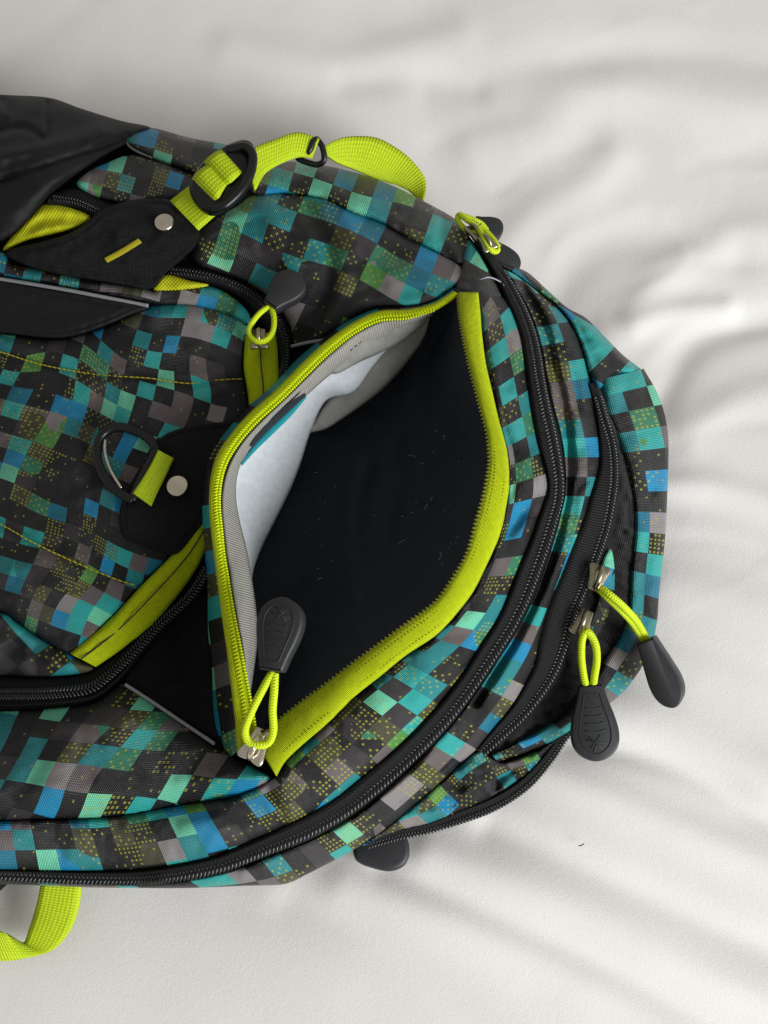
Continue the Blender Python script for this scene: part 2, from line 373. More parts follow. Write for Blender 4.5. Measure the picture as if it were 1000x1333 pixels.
def ribbed(name, col, per, dist=.0004, along='x', rough=.65, second=None, var=.3, spec=.3):
    """ribs across the ribbon (u runs along it)"""
    m = N(name, rough, spec); o = m.sep(m.uv); x = o[0] if along == 'x' else o[1]; y = o[1] if along == 'x' else o[0]
    wv = m.sinw(x, per)
    if second: wv = m.ma('MULTIPLY', wv, m.ma('MULTIPLY_ADD', m.sinw(y, second), .6, .4))
    k = m.ma('MULTIPLY_ADD', wv, var, 1-var); k = m.ma('MULTIPLY', k, m.ma('MULTIPLY_ADD', m.noise(m.uv, 25, 3), .3, .85))
    rgb = m.nd('ShaderNodeRGB'); rgb.outputs[0].default_value = col
    m.base(m.vm('SCALE', rgb.outputs[0], scale=k)); m.bump(m.ma('ADD', wv, m.ma('MULTIPLY', m.noise(m.uv, 110, 2), .4)), dist, .7); return m.m
def plain(name, col, rough=.4, spec=.5, metal=0, nz=.0001, ns=60, coat=0, var=.15):
    m = N(name, rough, spec, col, metal, coat=coat); f = m.noise(m.ob, ns*10, 3)
    rgb = m.nd('ShaderNodeRGB'); rgb.outputs[0].default_value = col
    m.base(m.vm('SCALE', rgb.outputs[0], scale=m.ma('MULTIPLY_ADD', f, var*2, 1-var))); m.put(m.b.inputs['Roughness'], m.ma('MULTIPLY_ADD', m.noise(m.ob, ns*4, 3), .25, rough-.12)); m.bump(f, nz, .5); return m.m
M_print = print_mat()
M_black = fabric('black_woven_nylon', srgb(14, 14, 16), per=.034, rough=.58, spec=.22, dist=.0005, strength=.8)
M_smooth = fabric('black_smooth_nylon', srgb(17, 17, 19), per=.026, rough=.6, spec=.25, dist=.00012, var=.15)
M_velvet = fabric('black_fuzzy_binding', srgb(13, 12, 15), per=.05, rough=.95, spec=.1, sheen=.15, dist=.0008)
M_ztape = ribbed('black_twill_tape', srgb(17, 17, 18), .034, along='x', second=.026, dist=.0005, var=.5, spec=.2)
M_ytape = fabric('lime_zip_tape', srgb(212, 230, 14), per=.032, dist=.0006, rough=.75, spec=.2, var=.3, strength=1.0)
M_web = ribbed('lime_webbing', srgb(188, 212, 22), .035, along='x', second=.05, dist=.0005, var=.3)
M_mesh = fabric('lime_mesh_fabric', srgb(186, 190, 10), per=.05, dist=.0005, diag=False, rough=.7, var=.4)
M_grey = ribbed('grey_grosgrain', srgb(150, 148, 140), .032, along='x', dist=.0004, var=.35)
M_greyl = fabric('grey_lining', srgb(142, 142, 136), per=.024, dist=.00015, rough=.5)
M_white = fabric('white_coated_lining', srgb(190, 195, 199), per=.022, dist=.00012, diag=False, rough=.55, var=.10)
M_navy = fabric('dark_navy_lining', srgb(46, 52, 58), per=.036, dist=.0004, rough=.8, spec=.15)
M_teal = fabric('teal_edge_fabric', srgb(10, 140, 150), per=.03)
M_rubber = plain('grey_black_rubber', srgb(38, 39, 41), .5, .4, nz=.00004)
M_plastic = plain('black_plastic', srgb(13, 13, 14), .34, .38, nz=.00003)
M_teeth = plain('black_nylon_teeth', srgb(26, 26, 28), .28, .6, nz=.00001)
M_yteeth = plain('olive_nylon_teeth', srgb(132, 132, 28), .4, .5, nz=.00001)
M_metal = plain('worn_nickel', srgb(205, 196, 178), .25, .5, metal=1, nz=.0002, ns=25, var=.25)
M_gun = plain('dull_slider_metal', srgb(160, 152, 128), .38, .5, metal=1, nz=.00005, ns=25, var=.25)
M_refl = plain('grey_reflective_piping', srgb(118, 120, 122), .35, .5)
M_thread = plain('yellow_thread', srgb(158, 148, 26), .6, .3)
M_ythread = plain('lime_thread', srgb(112, 122, 6), .7, .2)
M_dthread = plain('dark_thread', srgb(30, 30, 30), .6, .3)
M_lint = plain('pale_lint', srgb(150, 155, 160), .8, .2)
def cord_mat():
    m = N('lime_braided_cord', .5, .35); o = m.sep(m.uv)
    a = m.sinw(m.ma('ADD', o[0], m.ma('MULTIPLY', o[1], .9)), .03); b = m.sinw(m.ma('SUBTRACT', o[0], m.ma('MULTIPLY', o[1], .9)), .03)
    wv = m.ma('MAXIMUM', a, b); rgb = m.nd('ShaderNodeRGB'); rgb.outputs[0].default_value = srgb(196, 218, 14)
    m.base(m.vm('SCALE', rgb.outputs[0], scale=m.ma('MULTIPLY_ADD', wv, .3, .7))); m.bump(wv, .0003, .7); return m.m
M_cord = cord_mat()
def sheet_mat():
    m = N('white_brushed_cotton', .88, .15, sheen=.25)
    n1 = m.noise(m.ob, 1500, 3, .6); n2 = m.noise(m.ob, 420, 3); n3 = m.noise(m.ob, 12, 3)
    c = m.ramp(n3, [(.3, srgb(219, 215, 210)), (.7, srgb(227, 224, 220))], 'LINEAR'); m.base(m.mix(m.ma('MULTIPLY', n1, .10), c, srgb(180, 178, 176)))
    b = m.bump(n1, .0005, .28); m.bump(n2, .0007, .09, b); return m.m
M_sheet = sheet_mat()

# ---------------------------------------------------------------- the bed sheet
def sheet():
    st = .0028
    gx = np.arange(-.8, .8+st, st); gy = np.arange(-.75, 1.0+st, st); X, Y = np.meshgrid(gx, gy)
    # picture coordinates of each ground point
    v = np.stack([X, Y, 0*X], -1)-CAM; zc = -(v@RZ); px = 500+FPX*(v@RX)/zc; py = 666.5-FPX*(v@RY)/zc
    Z = 3.0*fbm(X*5+2, Y*7+1, 2)+0.28*fbm(X*17+Y*9, Y*21-X*6+4, 2)
    up = np.clip((650-py)/500, 0, 1); Z += up*1.5*fbm(X*11+Y*4+7, Y*15, 2)
    ra = lambda n_: (1-np.abs(n_))**4          # sharp little creases
    q = fbm(X*6+5, Y*6+2, 2)*.5; rt = np.clip((px-480)/350, 0, 1)*np.clip((980-py)/300, 0, 1)
    Z += (.22*ra(vnoise(X*16+Y*9+q*2, Y*24-X*10+q)*1.6)+.10*ra(vnoise(X*31-Y*9+q*3+8, Y*40+X*16)*1.6))*(.25+rt)
    # folds (pixel lines on the sheet): line, height mm, width px
    for pts, h, wd in [(p_, h_*(.74 if w_ > 13 else .26), w_*(1.0 if w_ > 13 else 1.5)) for p_, h_, w_ in [
        ([(700,1000),(800,1040),(900,1085),(1010,1130),(1150,1210)], 4.4, 26), ([(740,960),(850,985),(930,1020),(1010,1070),(1200,1150)], -4.6, 17), ([(700,900),(850,935),(1000,1010),(1200,1080)], 4.4, 34),
        ([(560,1110),(640,1140),(760,1190),(900,1260),(1050,1320)], 4.4, 30), ([(640,1075),(720,1110),(850,1170),(1000,1235),(1150,1290)], -3.6, 22),
        ([(450,1150),(560,1190),(700,1250),(850,1330),(950,1400)], 3.2, 30), ([(500,1130),(600,1170),(740,1235),(850,1290),(1000,1380),(1100,1440)], -2.6, 18), ([(380,1175),(460,1215),(560,1280),(650,1360)], -1.8, 24),
        ([(868,655),(930,660),(1010,695),(1100,740)], -3.2, 12), ([(868,630),(930,632),(1010,655)], 2.6, 18), ([(870,760),(930,770),(1010,800)], 3.0, 34),
        ([(620,190),(700,160),(760,120),(850,110),(950,135),(1020,130)], 3.4, 36), ([(560,110),(660,90),(760,70),(900,60),(1020,70)], -2.4, 26),
        ([(640,330),(700,270),(760,235),(800,200)], 2.8, 28), ([(700,420),(760,330),(850,300),(960,320)], -2.8, 30), ([(800,430),(870,350),(960,300),(1040,290)], 3.6, 28),
        ([(860,520),(900,450),(960,420),(1050,400)], -3.2, 22), ([(830,420),(880,400),(950,395)], 3, 16), ([(900,560),(960,520),(1040,500)], 2.4, 24),
        ([(872,700),(930,702),(1000,722),(1100,760)], -1.5, 6), ([(866,585),(920,560),(990,548),(1080,550)], -1.5, 8), ([(850,480),(890,440),(930,425),(1010,418)], -1.6, 7), ([(800,400),(840,360),(905,335),(1000,335)], -1.3, 7), ([(720,320),(760,290),(830,262)], 1.2, 8),
        ([(860,830),(930,850),(1040,885)], -1.4, 10), ([(560,180),(640,150),(720,145)], -1.2, 10), ([(900,210),(960,190),(1040,185)], -1.4, 9), ([(650,240),(700,205),(770,180)], -1.2, 8), ([(300,1175),(420,1230),(540,1300),(620,1360)], -1.0, 12),
        ([(0,75),(60,40),(110,0),(160,-40)], -1.6, 12), ([(300,60),(420,80),(520,60),(600,40)], 2.2, 26), ([(450,100),(560,95),(620,110)], -1.6, 18), ([(120,100),(260,110),(380,140)], -1.6, 30)]]:
        c = catmull(pts, 5)
        bb = (px > c[:, 0].min()-4*wd) & (px < c[:, 0].max()+4*wd) & (py > c[:, 1].min()-4*wd) & (py < c[:, 1].max()+4*wd)
        d, _ = segdist(px[bb], py[bb], c); Z[bb] += h*np.exp(-(d/wd)**2)
    d = np.hypot((px-430)/430, (py-640)/500); Z -= 3.4*np.exp(-(d/1.0)**8)      # the bag presses in
    V = np.stack([X, Y, Z*MM-.0035], -1).reshape(-1, 3); ny, nx = X.shape
    i = np.arange(nx-1); F = []
    for j in range(ny-1): F += list(zip(j*nx+i, j*nx+i+1, (j+1)*nx+i+1, (j+1)*nx+i))
    o = build('bed_sheet', V, F, M_sheet); o['kind'] = 'structure'; o['label'] = 'rumpled white brushed cotton bed sheet under the backpack'; return o
sheet()

# ---------------------------------------------------------------- the backpack
bag = bpy.data.objects.new('backpack', None); COL.objects.link(bag); bag.location = (0, 0, 0)
bag['label'] = 'black backpack with teal pixel print and lime zips, front pocket open, on white bed'; bag['category'] = 'backpack'

T_IN = [(597,381),(600,415),(607,454),(614,485),(625,527),(634,560),(637,585),(637,607),(630,645),(620,680),(609,719),(592,750),(571,780),(550,798),(530,812),(495,838),(460,864),(425,891),(390,917),(358,943),(335,968)]
T_OUT = [(622,381),(625,412),(627,440),(632,475),(640,510),(648,545),(655,570),(660,593),(662,628),(658,660),(650,695),(636,728),(616,768),(592,800),(567,826),(530,851),(495,879),(460,907),(425,942),(397,966),(372,990),(360,1010)]
L_IN = [(598,384),(565,404),(530,414),(495,417),(462,433),(430,458),(402,485),(371,516),(337,547),(313,574),(296,601),(288,628),(286,657),(289,690),(292,720),(297,752),(305,800),(315,850),(322,888),(330,930),(335,968)]
L_OUT0 = [(590,378),(563,394),(530,401),(493,403),(457,419),(420,445),(390,472),(358,505),(323,536),(299,563),(280,592),(272,622),(270,655),(272,688),(276,720),(280,752),(286,802),(292,850),(297,900),(301,940),(304,980)]
L_OUT = [tuple(np.array(q_)*.8+.2*resample(catmull(np.array(L_IN, float), 8), 400)[0][np.argmin(np.hypot(*(resample(catmull(np.array(L_IN, float), 8), 400)[0]-np.array(q_)).T))]) for q_ in L_OUT0]
HOLE = np.array(T_IN+L_IN[::-1][1:-1], float)
cen = HOLE.mean(0)
SIL = [(-70,118),(0,124),(63,128),(110,146),(165,162),(260,183),(300,193),(363,212),(405,214),(457,224),(510,242),(552,263),(590,284),(611,298),(640,328),(686,352),(710,373),(738,398),(763,412),(787,436),(812,461),(836,482),(854,510),(864,538),(869,569),(869,610),(867,662),(865,700),(861,737),(857,775),(854,812),(844,852),(826,883),(805,907),(770,938),(740,958),(722,988),(695,1018),(674,1036),(650,1051),(620,1063),(560,1081),(500,1095),(461,1109),(433,1123),(400,1141),(370,1153),(321,1154),(200,1156),(105,1153),(0,1148),(-70,1145)]
def seam(poly, k=7, dp=.7, w_=2.2):
    c = shrink(poly, k)[::4]; return (np.vstack([c, c[:1]]), dp, w_)
def shrink(poly, k):
    p_ = np.array(poly, float); c = catmull(p_, 6, True)
    t = np.roll(c, -1, 0)-np.roll(c, 1, 0); n = np.stack([t[:, 1], -t[:, 0]], 1); n /= np.linalg.norm(n, axis=1)[:, None]+1e-9
    a = 0.5*np.sum(c[:, 0]*np.roll(c[:, 1], -1)-np.roll(c[:, 0], -1)*c[:, 1])
    return c-(n if a > 0 else -n)*k
hole_big = shrink(HOLE, -5)
body = panel('body', shrink(SIL, 7), M_black, bag, res=4, puff=-6, edge=20, drop=0, wr=(0.3, 50), hole=hole_big, skirt=True, sharp=True, dz=-1)

# ---- pocket interior
def interior():
    pl = shrink(HOLE, -9)
    global lining_h
    def hf(X, Y):
        d, _ = segdist(X, Y, np.vstack([HOLE, HOLE[:1]])); side = np.clip((X-330-(980-Y)*.3)/260, 0, 1)
        dl, _ = segdist(X, Y, np.array(L_IN, float)); dr, _ = segdist(X, Y, np.array(T_IN, float)); k = dl/(dl+dr+1e-6)
        return 70-50*(1-np.exp(-(d/(16+44*k))**1.3))
    lining_h = hf
    cr = [([(545,450),(520,560),(500,700)], -4, 16), ([(470,600),(455,700),(470,820)], -4, 20), ([(560,560),(500,640),(430,740)], 2.0, 40), ([(590,470),(560,560),(520,650)], -3.0, 22), ([(500,560),(470,650),(470,760)], -2.2, 18), ([(440,620),(420,700),(400,790)], 2.2, 16), ([(600,660),(520,720),(430,800)], -2, 26)]
    return panel('pocket_lining', pl, M_navy, bag, res=4, puff=0, edge=20, drop=2, hf=hf, sharp=True, creases=cr, wr=(1.6, 60), label='dark navy lining inside the open pocket')
lin = interior()
# ---- right lip
rtape = loft('zip_tape', [p+(0,) for p in T_IN], [p+(0,) for p in T_OUT], M_ytape, bag, nv=8, step=3, puff=1.6, drop=.2, dz=3.2, wr=(.5, 50), thick=.8, label='bright lime zip tape on the right lip of the open pocket')
teeth('zip_teeth', T_IN, rtape, M_yteeth, pitch=1.75, length=1.9, r=.5, rows=(1,), slant=.1, gap=.2, dz=3.4)
for k, t_ in enumerate((.3, .72)):
    a = np.array(resample(catmull(T_IN, 10), 60)[0]); b = np.array(resample(catmull(T_OUT, 10), 60)[0]); c = a*(1-t_)+b*t_
def stitches(name, pts, mat, parent, dash=2.0, gap=.9, r=.22, dz=1, use_h=True, h=None):
    c, L = rs3(world_curve(pts, 10, use_h, dz), .25*MM); V = []; F = []; s = 0; per = int((dash+gap)/.25); dn = int(dash/.25)
    for i in range(0, len(c)-dn-1, per):
        q = c[i:i+dn+1:2].copy(); q[0, 2] -= .3*MM; q[-1, 2] -= .3*MM; v, f, _ = tube_geo(q, r*MM, 5); b = len(V); V += list(v); F += [tuple(x+b for x in g) for g in f]
    return build(name, V, F, mat, parent, kind='stuff')
for t_ in (.14, .3, .78):
    cc = catmull(T_IN, 10)[:, :2]; A_ = resample(cc, 60)[0]; B_ = resample(catmull(T_OUT, 10)[:, :2], 60)[0]; q_ = A_*(1-t_)+B_*t_
    sv = math.sqrt(1-abs(2*t_-1)**2)*1.8-.2+3.2+.38
    stitches('stitching', [(x, y, 0) for x, y in q_[1:-1:2]], M_ythread, rtape, dash=.8, gap=.8, r=.2, dz=sv+.12)
# ---- left lip: tape stands up, its height in mm given along the curve
def lh(y): return float(np.interp(y, [380, 420, 520, 600, 700, 860, 985], [68, 71, 77, 84, 87, 83, 75]))
Lin3 = [(x, y, lh(y)) for x, y in L_IN]; Lout3 = [(x, y, lh(y)+.5) for x, y in L_OUT]
ltape = loft('zip_tape', Lin3, Lout3, M_ytape, bag, nv=6, puff=.8, drop=.3, use_h=False, wr=(.4, 50), thick=.8, label='narrow lime zip tape on the raised left lip of the open pocket')
teeth('zip_teeth', [(x-1, y, z) for x, y, z in Lin3[1:]], ltape, M_yteeth if False else M_ytape, pitch=1.15, length=1.3, r=.45, rows=(-1,), slant=.1, gap=.2, dz=.9, use_h=False)
_a = resample(catmull(np.array(Lin3), 8), 80)[0]; _b = resample(catmull(np.array(Lout3), 8), 80)[0]
teeth('zip_teeth', [tuple(v) for v in (_a*.55+_b*.45)[2:]], ltape, M_ytape, pitch=1.35, length=2.3, r=.42, rows=(1,), slant=.35, gap=0, dz=1.2, use_h=False)
# outside of the lip: fabric wall from tape edge down to the recess
foot = [(590,374,60),(563,391,62),(530,398,62),(493,400,62),(455,416,60),(417,442,56),(386,468,54),(352,502,54),(318,532,56),(294,560,58),(272,590,58),(264,622,58),(262,655,58),(263,688,57),(266,720,55),(270,760,52),(271,822,50),(276,868,50),(278,924,54),(287,966,60),(301,985,68)]
loft('lip_panel', Lout3, foot, M_print, bag, nv=6, puff=2, drop=.5, use_h=False, wr=(.5, 30), seed=(3.1, 1.2), cell=1.1)
# inside of the lip: grey grosgrain binding, white sheet, grey flap
gin = [(590,388,64),(560,403,66),(530,415,68),(498,418,70),(465,434,72),(433,459,74),(405,486,75),(374,517,77),(341,548,79),(317,575,81),(300,602,82),(291,630,83),(289,657,84),(291,690,84),(295,722,84),(300,756,82),(308,803,80),(316,845,78),(321,880,76),(325,900,74)]
gout = [(585,395,60),(556,415,60),(525,432,58),(495,447,58),(465,462,60),(436,482,62),(408,506,64),(386,526,66),(362,546,68),(338,570,70),(316,598,72),(308,622,72),(307,650,72),(312,680,71),(320,712,70),(326,745,70),(334,803,68),(334,840,68),(329,880,68),(325,904,72)]
loft('grey_binding', gin, gout, M_grey, bag, nv=8, puff=2.2, drop=.3, use_h=False, wr=(.7, 22), thick=.5, label='ribbed grey binding along the inside of the left lip')
wl = [(500,446,57),(468,458,57),(438,476,59),(405,500,61),(378,524,62),(350,558,64),(318,592,68),(306,620,69),(306,650,69),(312,690,68),(320,730,66),(324,765,64),(322,800,60)]
wrr = [(506,452,55),(486,476,52),(460,510,48),(425,521,44),(405,560,38),(392,600,34),(380,632,31),(366,662,30),(352,690,30),(340,715,32),(330,742,40),(326,772,46),(322,806,50)]
loft('white_lining', wl, wrr, M_white, bag, nv=16, puff=1.5, drop=0, use_h=False, wr=(.6, 50), thick=.3, label='bluish white coated backing inside the pocket')
ga = [(560,398,62),(526,418,58),(500,438,55),(482,456,53),(468,476,50),(450,500,46),(428,516,42),(404,556,37)]
gb = [(562,405,60),(552,440,52),(528,474,46),(500,505,42),(470,528,39),(445,545,37),(424,558,36),(403,563,36)]
loft('grey_flap', ga, gb, M_greyl, bag, nv=10, puff=2.0, drop=0, use_h=False, wr=(1.0, 30), thick=.4, label='soft grey lining flap hanging below the top of the opening')
la = [(585,390,64),(555,408,66),(520,418,68),(490,424,68),(465,440,70),(440,464,67),(424,479,65)]
lb = [(570,400,62),(548,425,61),(520,446,60),(495,459,60),(470,470,61),(438,486,62),(423,481,64)]
loft('grey_facing', la, lb, M_greyl, bag, nv=8, puff=1.2, drop=0, dz=-1.8, use_h=False, wr=(1.4, 24), thick=.4, label='crinkled light grey facing at the top of the opening')
stitches('stitching', [(578,398,65),(545,413,65),(510,424,66),(480,438,68),(452,460,70)], M_dthread, bag, dash=1.6, gap=1.2, r=.15, dz=-.7, use_h=False)
loft('teal_edge', [(397,514,70),(375,535,71),(350,558,72),(330,580,72),(314,604,73)], [(399,517,69),(380,540,70),(355,565,71),(333,586,71),(315,606,72)], M_teal, bag, nv=4, puff=.6, drop=0, use_h=False, wr=(0, 20), thick=.3)
loft('gap_shade_strip', [(397,511,75),(371,528,76),(345,551,77),(322,577,77)], [(398,516,74),(375,537,75),(350,560,75.5),(329,583,76)], M_navy, bag, nv=3, puff=.3, drop=0, use_h=False, wr=(0, 20))  # dark strip standing in for the shade inside the gap

# ---- fabric bands round the right side
Z1L = [(600,290),(618,316),(640,350),(661,394),(677,433),(684,475),(691,527),(700,575),(710,612),(714,636),(708,655),(700,677),(690,705),(676,738),(662,775),(648,806),(625,842),(595,888),(559,932),(524,968),(482,1004),(440,1038),(405,1059),(370,1076),(330,1094),(280,1115),(227,1127),(175,1133),(105,1135),(35,1134),(-70,1131)]
Z1R = [(612,300),(634,322),(655,350),(681,391),(696,426),(705,460),(710,490),(718,527),(728,565),(734,600),(735,642),(729,670),(722,698),(712,730),(698,770),(682,804),(660,840),(630,885),(594,935),(548,986),(505,1026),(468,1056),(435,1077),(400,1095),(350,1114),(295,1134),(240,1145),(178,1151),(105,1149),(35,1145),(-70,1140)]
b1A = T_OUT[:-1]+[(366,1003),(350,1018),(315,1034),(280,1042),(227,1050),(175,1060),(122,1066),(70,1067),(0,1069),(-70,1070)]
b1B = [(622,352),(640,375)]+Z1L[3:]
b1A[0] = (622,379)
cr1 = [([(345,1010),(355,1035),(372,1070)], 3.5, 7), ([(330,1000),(300,1050),(250,1090)], -1.5, 22), ([(714,636),(690,655),(660,700)], 3.5, 10), ([(700,600),(712,632)], -3.5, 14), ([(655,560),(672,600),(668,640)], 2.2, 8), ([(640,700),(665,700),(690,680)], -2, 10), ([(580,830),(612,820),(650,775)], 1.8, 9), ([(100,1090),(200,1085),(300,1075)], -1.5, 16), ([(640,400),(660,450),(664,500)], 2, 8)]
def band(*a, **k): return loft(*a, **k)
b3d = lambda L: [(x, y, 0) for x, y in L]
band('front_band', b3d(b1A), b3d(b1B), M_print, bag, nv=22, puff=3.2, drop=2.5, creases=cr1, wr=(1.3, 38), seed=(11.3, 4.2), cell=.98, p=3)
panel('corner_panel', [(592,376),(600,350),(604,325),(612,312),(632,345),(652,385),(640,395),(624,392),(606,384)], M_print, bag, puff=3, drop=2, edge=12, ang=30, seed=(4, 9), wr=(1, 20))
def zip_black(A, B, coil, dz=.5, **k):
    z = loft('zip_tape', b3d(A), b3d(B), M_ztape, bag, nv=8, puff=1.2, drop=1.6, wr=(.3, 60), dz=dz, p=4, **k)
    return z
z1 = zip_black(Z1L, Z1R, None, dz=1.2, label='wide black zip tape round the front compartment')
mid = lambda A, B, t: [tuple(np.array(p_)*(1-t)+np.array(q)*t) for p_, q in zip(resample(catmull(A, 8), 60)[0], resample(catmull(B, 8), 60)[0])]
c1 = mid(Z1L, Z1R, .62)
teeth('zip_teeth', c1[3:], z1, M_teeth, pitch=1.6, length=3.0, r=.62, gap=1.35, slant=.6, dz=3.6)
tube('tape_ridge', mid(Z1L, Z1R, .18), .55, M_ztape, z1, use_h=True, dz=1.9, ns=8, step=2)
tube('dart_seam', [(622,366,0),(636,361,0),(650,366,0),(656,372,0)], .35, M_lint, bag, use_h=True, dz=2.2, ns=6)
# second band
F2 = [(672,358),(700,380),(728,404),(748,430),(760,461),(768,496),(774,530),(779,565),(781,600),(775,626),(769,645),(760,677),(746,712),(732,747),(716,786),(704,828),(697,862),(682,894),(665,922),(644,947),(624,972),(590,1005),(545,1045),(500,1082),(461,1106),(433,1121),(400,1138),(370,1151),(321,1153),(245,1156),(178,1156),(105,1155),(35,1152),(-70,1149)]
F1 = [(680,372),(700,405),(714,440),(721,475),(731,510),(738,545),(743,600),(741,630),(735,670),(722,715),(705,762),(688,800),(668,838),(645,875),(620,915)]
cr2 = [(F1, 7, 6), ([(771,620),(750,640),(745,690)], 3, 7), ([(768,600),(778,632)], -3, 12), ([(640,930),(620,960),(590,985)], -2.5, 12), ([(600,975),(545,1020),(490,1062)], 3, 7), ([(560,990),(500,1040),(440,1090)], -2, 12), ([(728,450),(745,480),(752,530)], 2.5, 7)]
band('side_band', b3d(Z1R[2:]), b3d(F2), M_print, bag, nv=22, puff=3.5, drop=3, creases=cr2, wr=(1.2, 32), seed=(7.7, 22.4), cell=.94, p=3)
# second zip
Z2L = [(766,500)]+F2[6:21]
Z2R = [(775,498),(788,540),(800,572),(805,602),(807,632),(803,670),(796,700),(786,730),(772,765),(758,800),(745,845),(727,882),(706,911),(682,937),(655,960),(630,980)]
z2 = zip_black(Z2L, Z2R, None, dz=.5, label='black zip tape round the main compartment')
c2 = mid(Z2L, Z2R, .7); teeth('zip_teeth', c2[2:], z2, M_teeth, pitch=1.5, length=2.7, r=.6, gap=1.2, slant=.6, dz=2.6)
VR = [(782,494),(792,531),(803,561),(813,595),(821,625),(827,662),(827,700),(823,737),(821,775),(819,800),(808,829),(790,857),(772,885),(742,922),(700,952),(640,982)]
loft('zip_binding', b3d(Z2R), b3d(VR), M_velvet, bag, nv=8, puff=-1.5, drop=2.0, wr=(1.4, 9), label='fuzzy black fabric binding beside the second zip')
panel('gusset_panel', [(783,735),(795,715),(800,740),(799,775),(790,805),(778,830),(765,842),(768,812),(778,780)], M_print, bag, puff=1.5, drop=1, edge=6, ang=20, seed=(31, 2), wr=(.6, 20), dz=1.5)
SR = [(838,480),(855,510),(865,538),(870,569),(870,610),(868,662),(866,700),(862,737),(858,775),(855,812),(846,850),(828,880),(806,906),(752,946),(704,972),(648,992)]
cr3 = [([(840,500),(848,560),(850,640)], 1.2, 5), ([(800,505),(830,560),(840,620)], -2, 14), ([(845,700),(838,760),(835,820)], 1.5, 8), ([(820,850),(840,840)], -2, 10), ([(700,957),(740,940),(790,905)], -1.5, 10)]
band('back_band', b3d(VR), b3d(SR), M_print, bag, nv=14, puff=4, drop=1.0, creases=cr3, wr=(1.2, 30), seed=(2.2, 31.4), cell=1.0, p=2.4)
panel('shoulder_panel', [(640,340),(660,345),(686,354),(710,375),(738,400),(763,414),(787,438),(812,463),(838,485),(815,490),(795,497),(780,506),(769,490),(761,461),(749,430),(730,402),(700,378),(670,356)], M_print, bag, puff=4, drop=2, edge=12, ang=38, cell=1.0, seed=(15, 3), wr=(1.6, 28), warp=10, creases=[([(700,362),(740,405),(775,470)], 2.5, 6), ([(740,415),(780,440),(820,478)], -2, 8)])
# third zip and crumpled green corner
Z3I = [(745,938),(733,950),(716,972),(696,996),(672,1018),(640,1037),(600,1053),(560,1069),(520,1079),(480,1094)]
Z3O = [(748,952),(736,966),(722,988),(698,1018),(676,1037),(650,1053),(620,1066),(560,1084),(520,1092),(480,1102)]
z3 = zip_black(Z3I, Z3O, None, dz=-.5, label='black zip tape along the back edge')
teeth('zip_teeth', mid(Z3I, Z3O, .75), z3, M_teeth, pitch=1.4, length=2.0, r=.45, gap=.8, slant=.5, dz=1.6)
panel('crumpled_corner', [(624,978),(640,986),(660,992),(700,976),(738,952),(728,962),(712,978),(694,1000),(668,1020),(636,1040),(600,1056),(560,1072),(520,1082),(470,1102),(500,1080),(545,1044),(590,1004)], M_print, bag, puff=4, drop=2, edge=12, ang=-30, seed=(41.4, 8.4), cell=.8,
      creases=[([(625,985),(640,1005),(650,1030)], 4, 7), ([(690,985),(660,1005),(640,1035)], 4, 6), ([(610,1000),(625,1020),(600,1040)], -4, 9), ([(655,990),(680,990),(700,980)], -3, 6), ([(560,1050),(600,1045),(640,1020)], 2.5, 6)], wr=(2.4, 20), warp=12)

# ---- lower left
panel('lower_side_panel', [(-70,925),(0,926),(70,922),(122,914),(150,895),(164,893),(220,929),(276,968),(302,984),(330,1000),(352,1014),(315,1034),(280,1041),(227,1049),(175,1059),(122,1065),(70,1066),(0,1068),(-70,1068)], M_print, bag, puff=5, drop=3.5, edge=32, ang=6, shx=.55, seed=(51, 12), cell=1.12, wr=(1.2, 60), warp=10,
      creases=[([(0,1030),(120,1028),(240,1020),(330,1005)], -1.6, 16), ([(60,950),(50,1000),(20,1040)], 1.5, 14)])
panel('gusset', [(164,890),(180,855),(205,815),(240,775),(264,735),(270,760),(272,822),(277,868),(279,924),(286,964),(220,926)], M_black, bag, puff=1, drop=1, edge=10, wr=(1, 40), label='black mesh gusset under the left lip', dz=-3)
tube('piping', [(163,891,0),(200,915,0),(240,942,0),(279,968,0)], .8, M_refl, bag, use_h=True, dz=.6, ns=8)
z4A = [(-70,880),(0,881),(52,883),(105,879),(130,865),(161,841),(200,806),(245,766),(266,732)]
z4B = [(-70,925),(0,925),(70,921),(122,913),(150,893),(180,858),(212,822),(250,785),(272,752)]
z4 = zip_black(z4A, z4B, None, dz=-.5, label='black zip tape below the flap pocket')
c4 = mid(z4A, z4B, .5); teeth('zip_teeth', c4, z4, M_teeth, pitch=1.45, length=2.7, r=.5, gap=1.2, slant=.5, dz=2.2)
tube('tape_ridge', mid(z4A, z4B, .85), .6, M_ztape, z4, use_h=True, dz=.9, ns=8, step=2)
panel('pocket_base_panel', [(-70,790),(0,797),(21,810),(52,831),(93,853),(122,869),(105,877),(52,881),(0,879),(-70,879)], M_print, bag, puff=4, drop=2.5, edge=18, ang=-38, seed=(61, 2), cell=1.2, wr=(1.5, 40), creases=[([(0,822),(40,850),(50,878)], 3, 9), ([(15,815),(35,840)], -2, 8)])
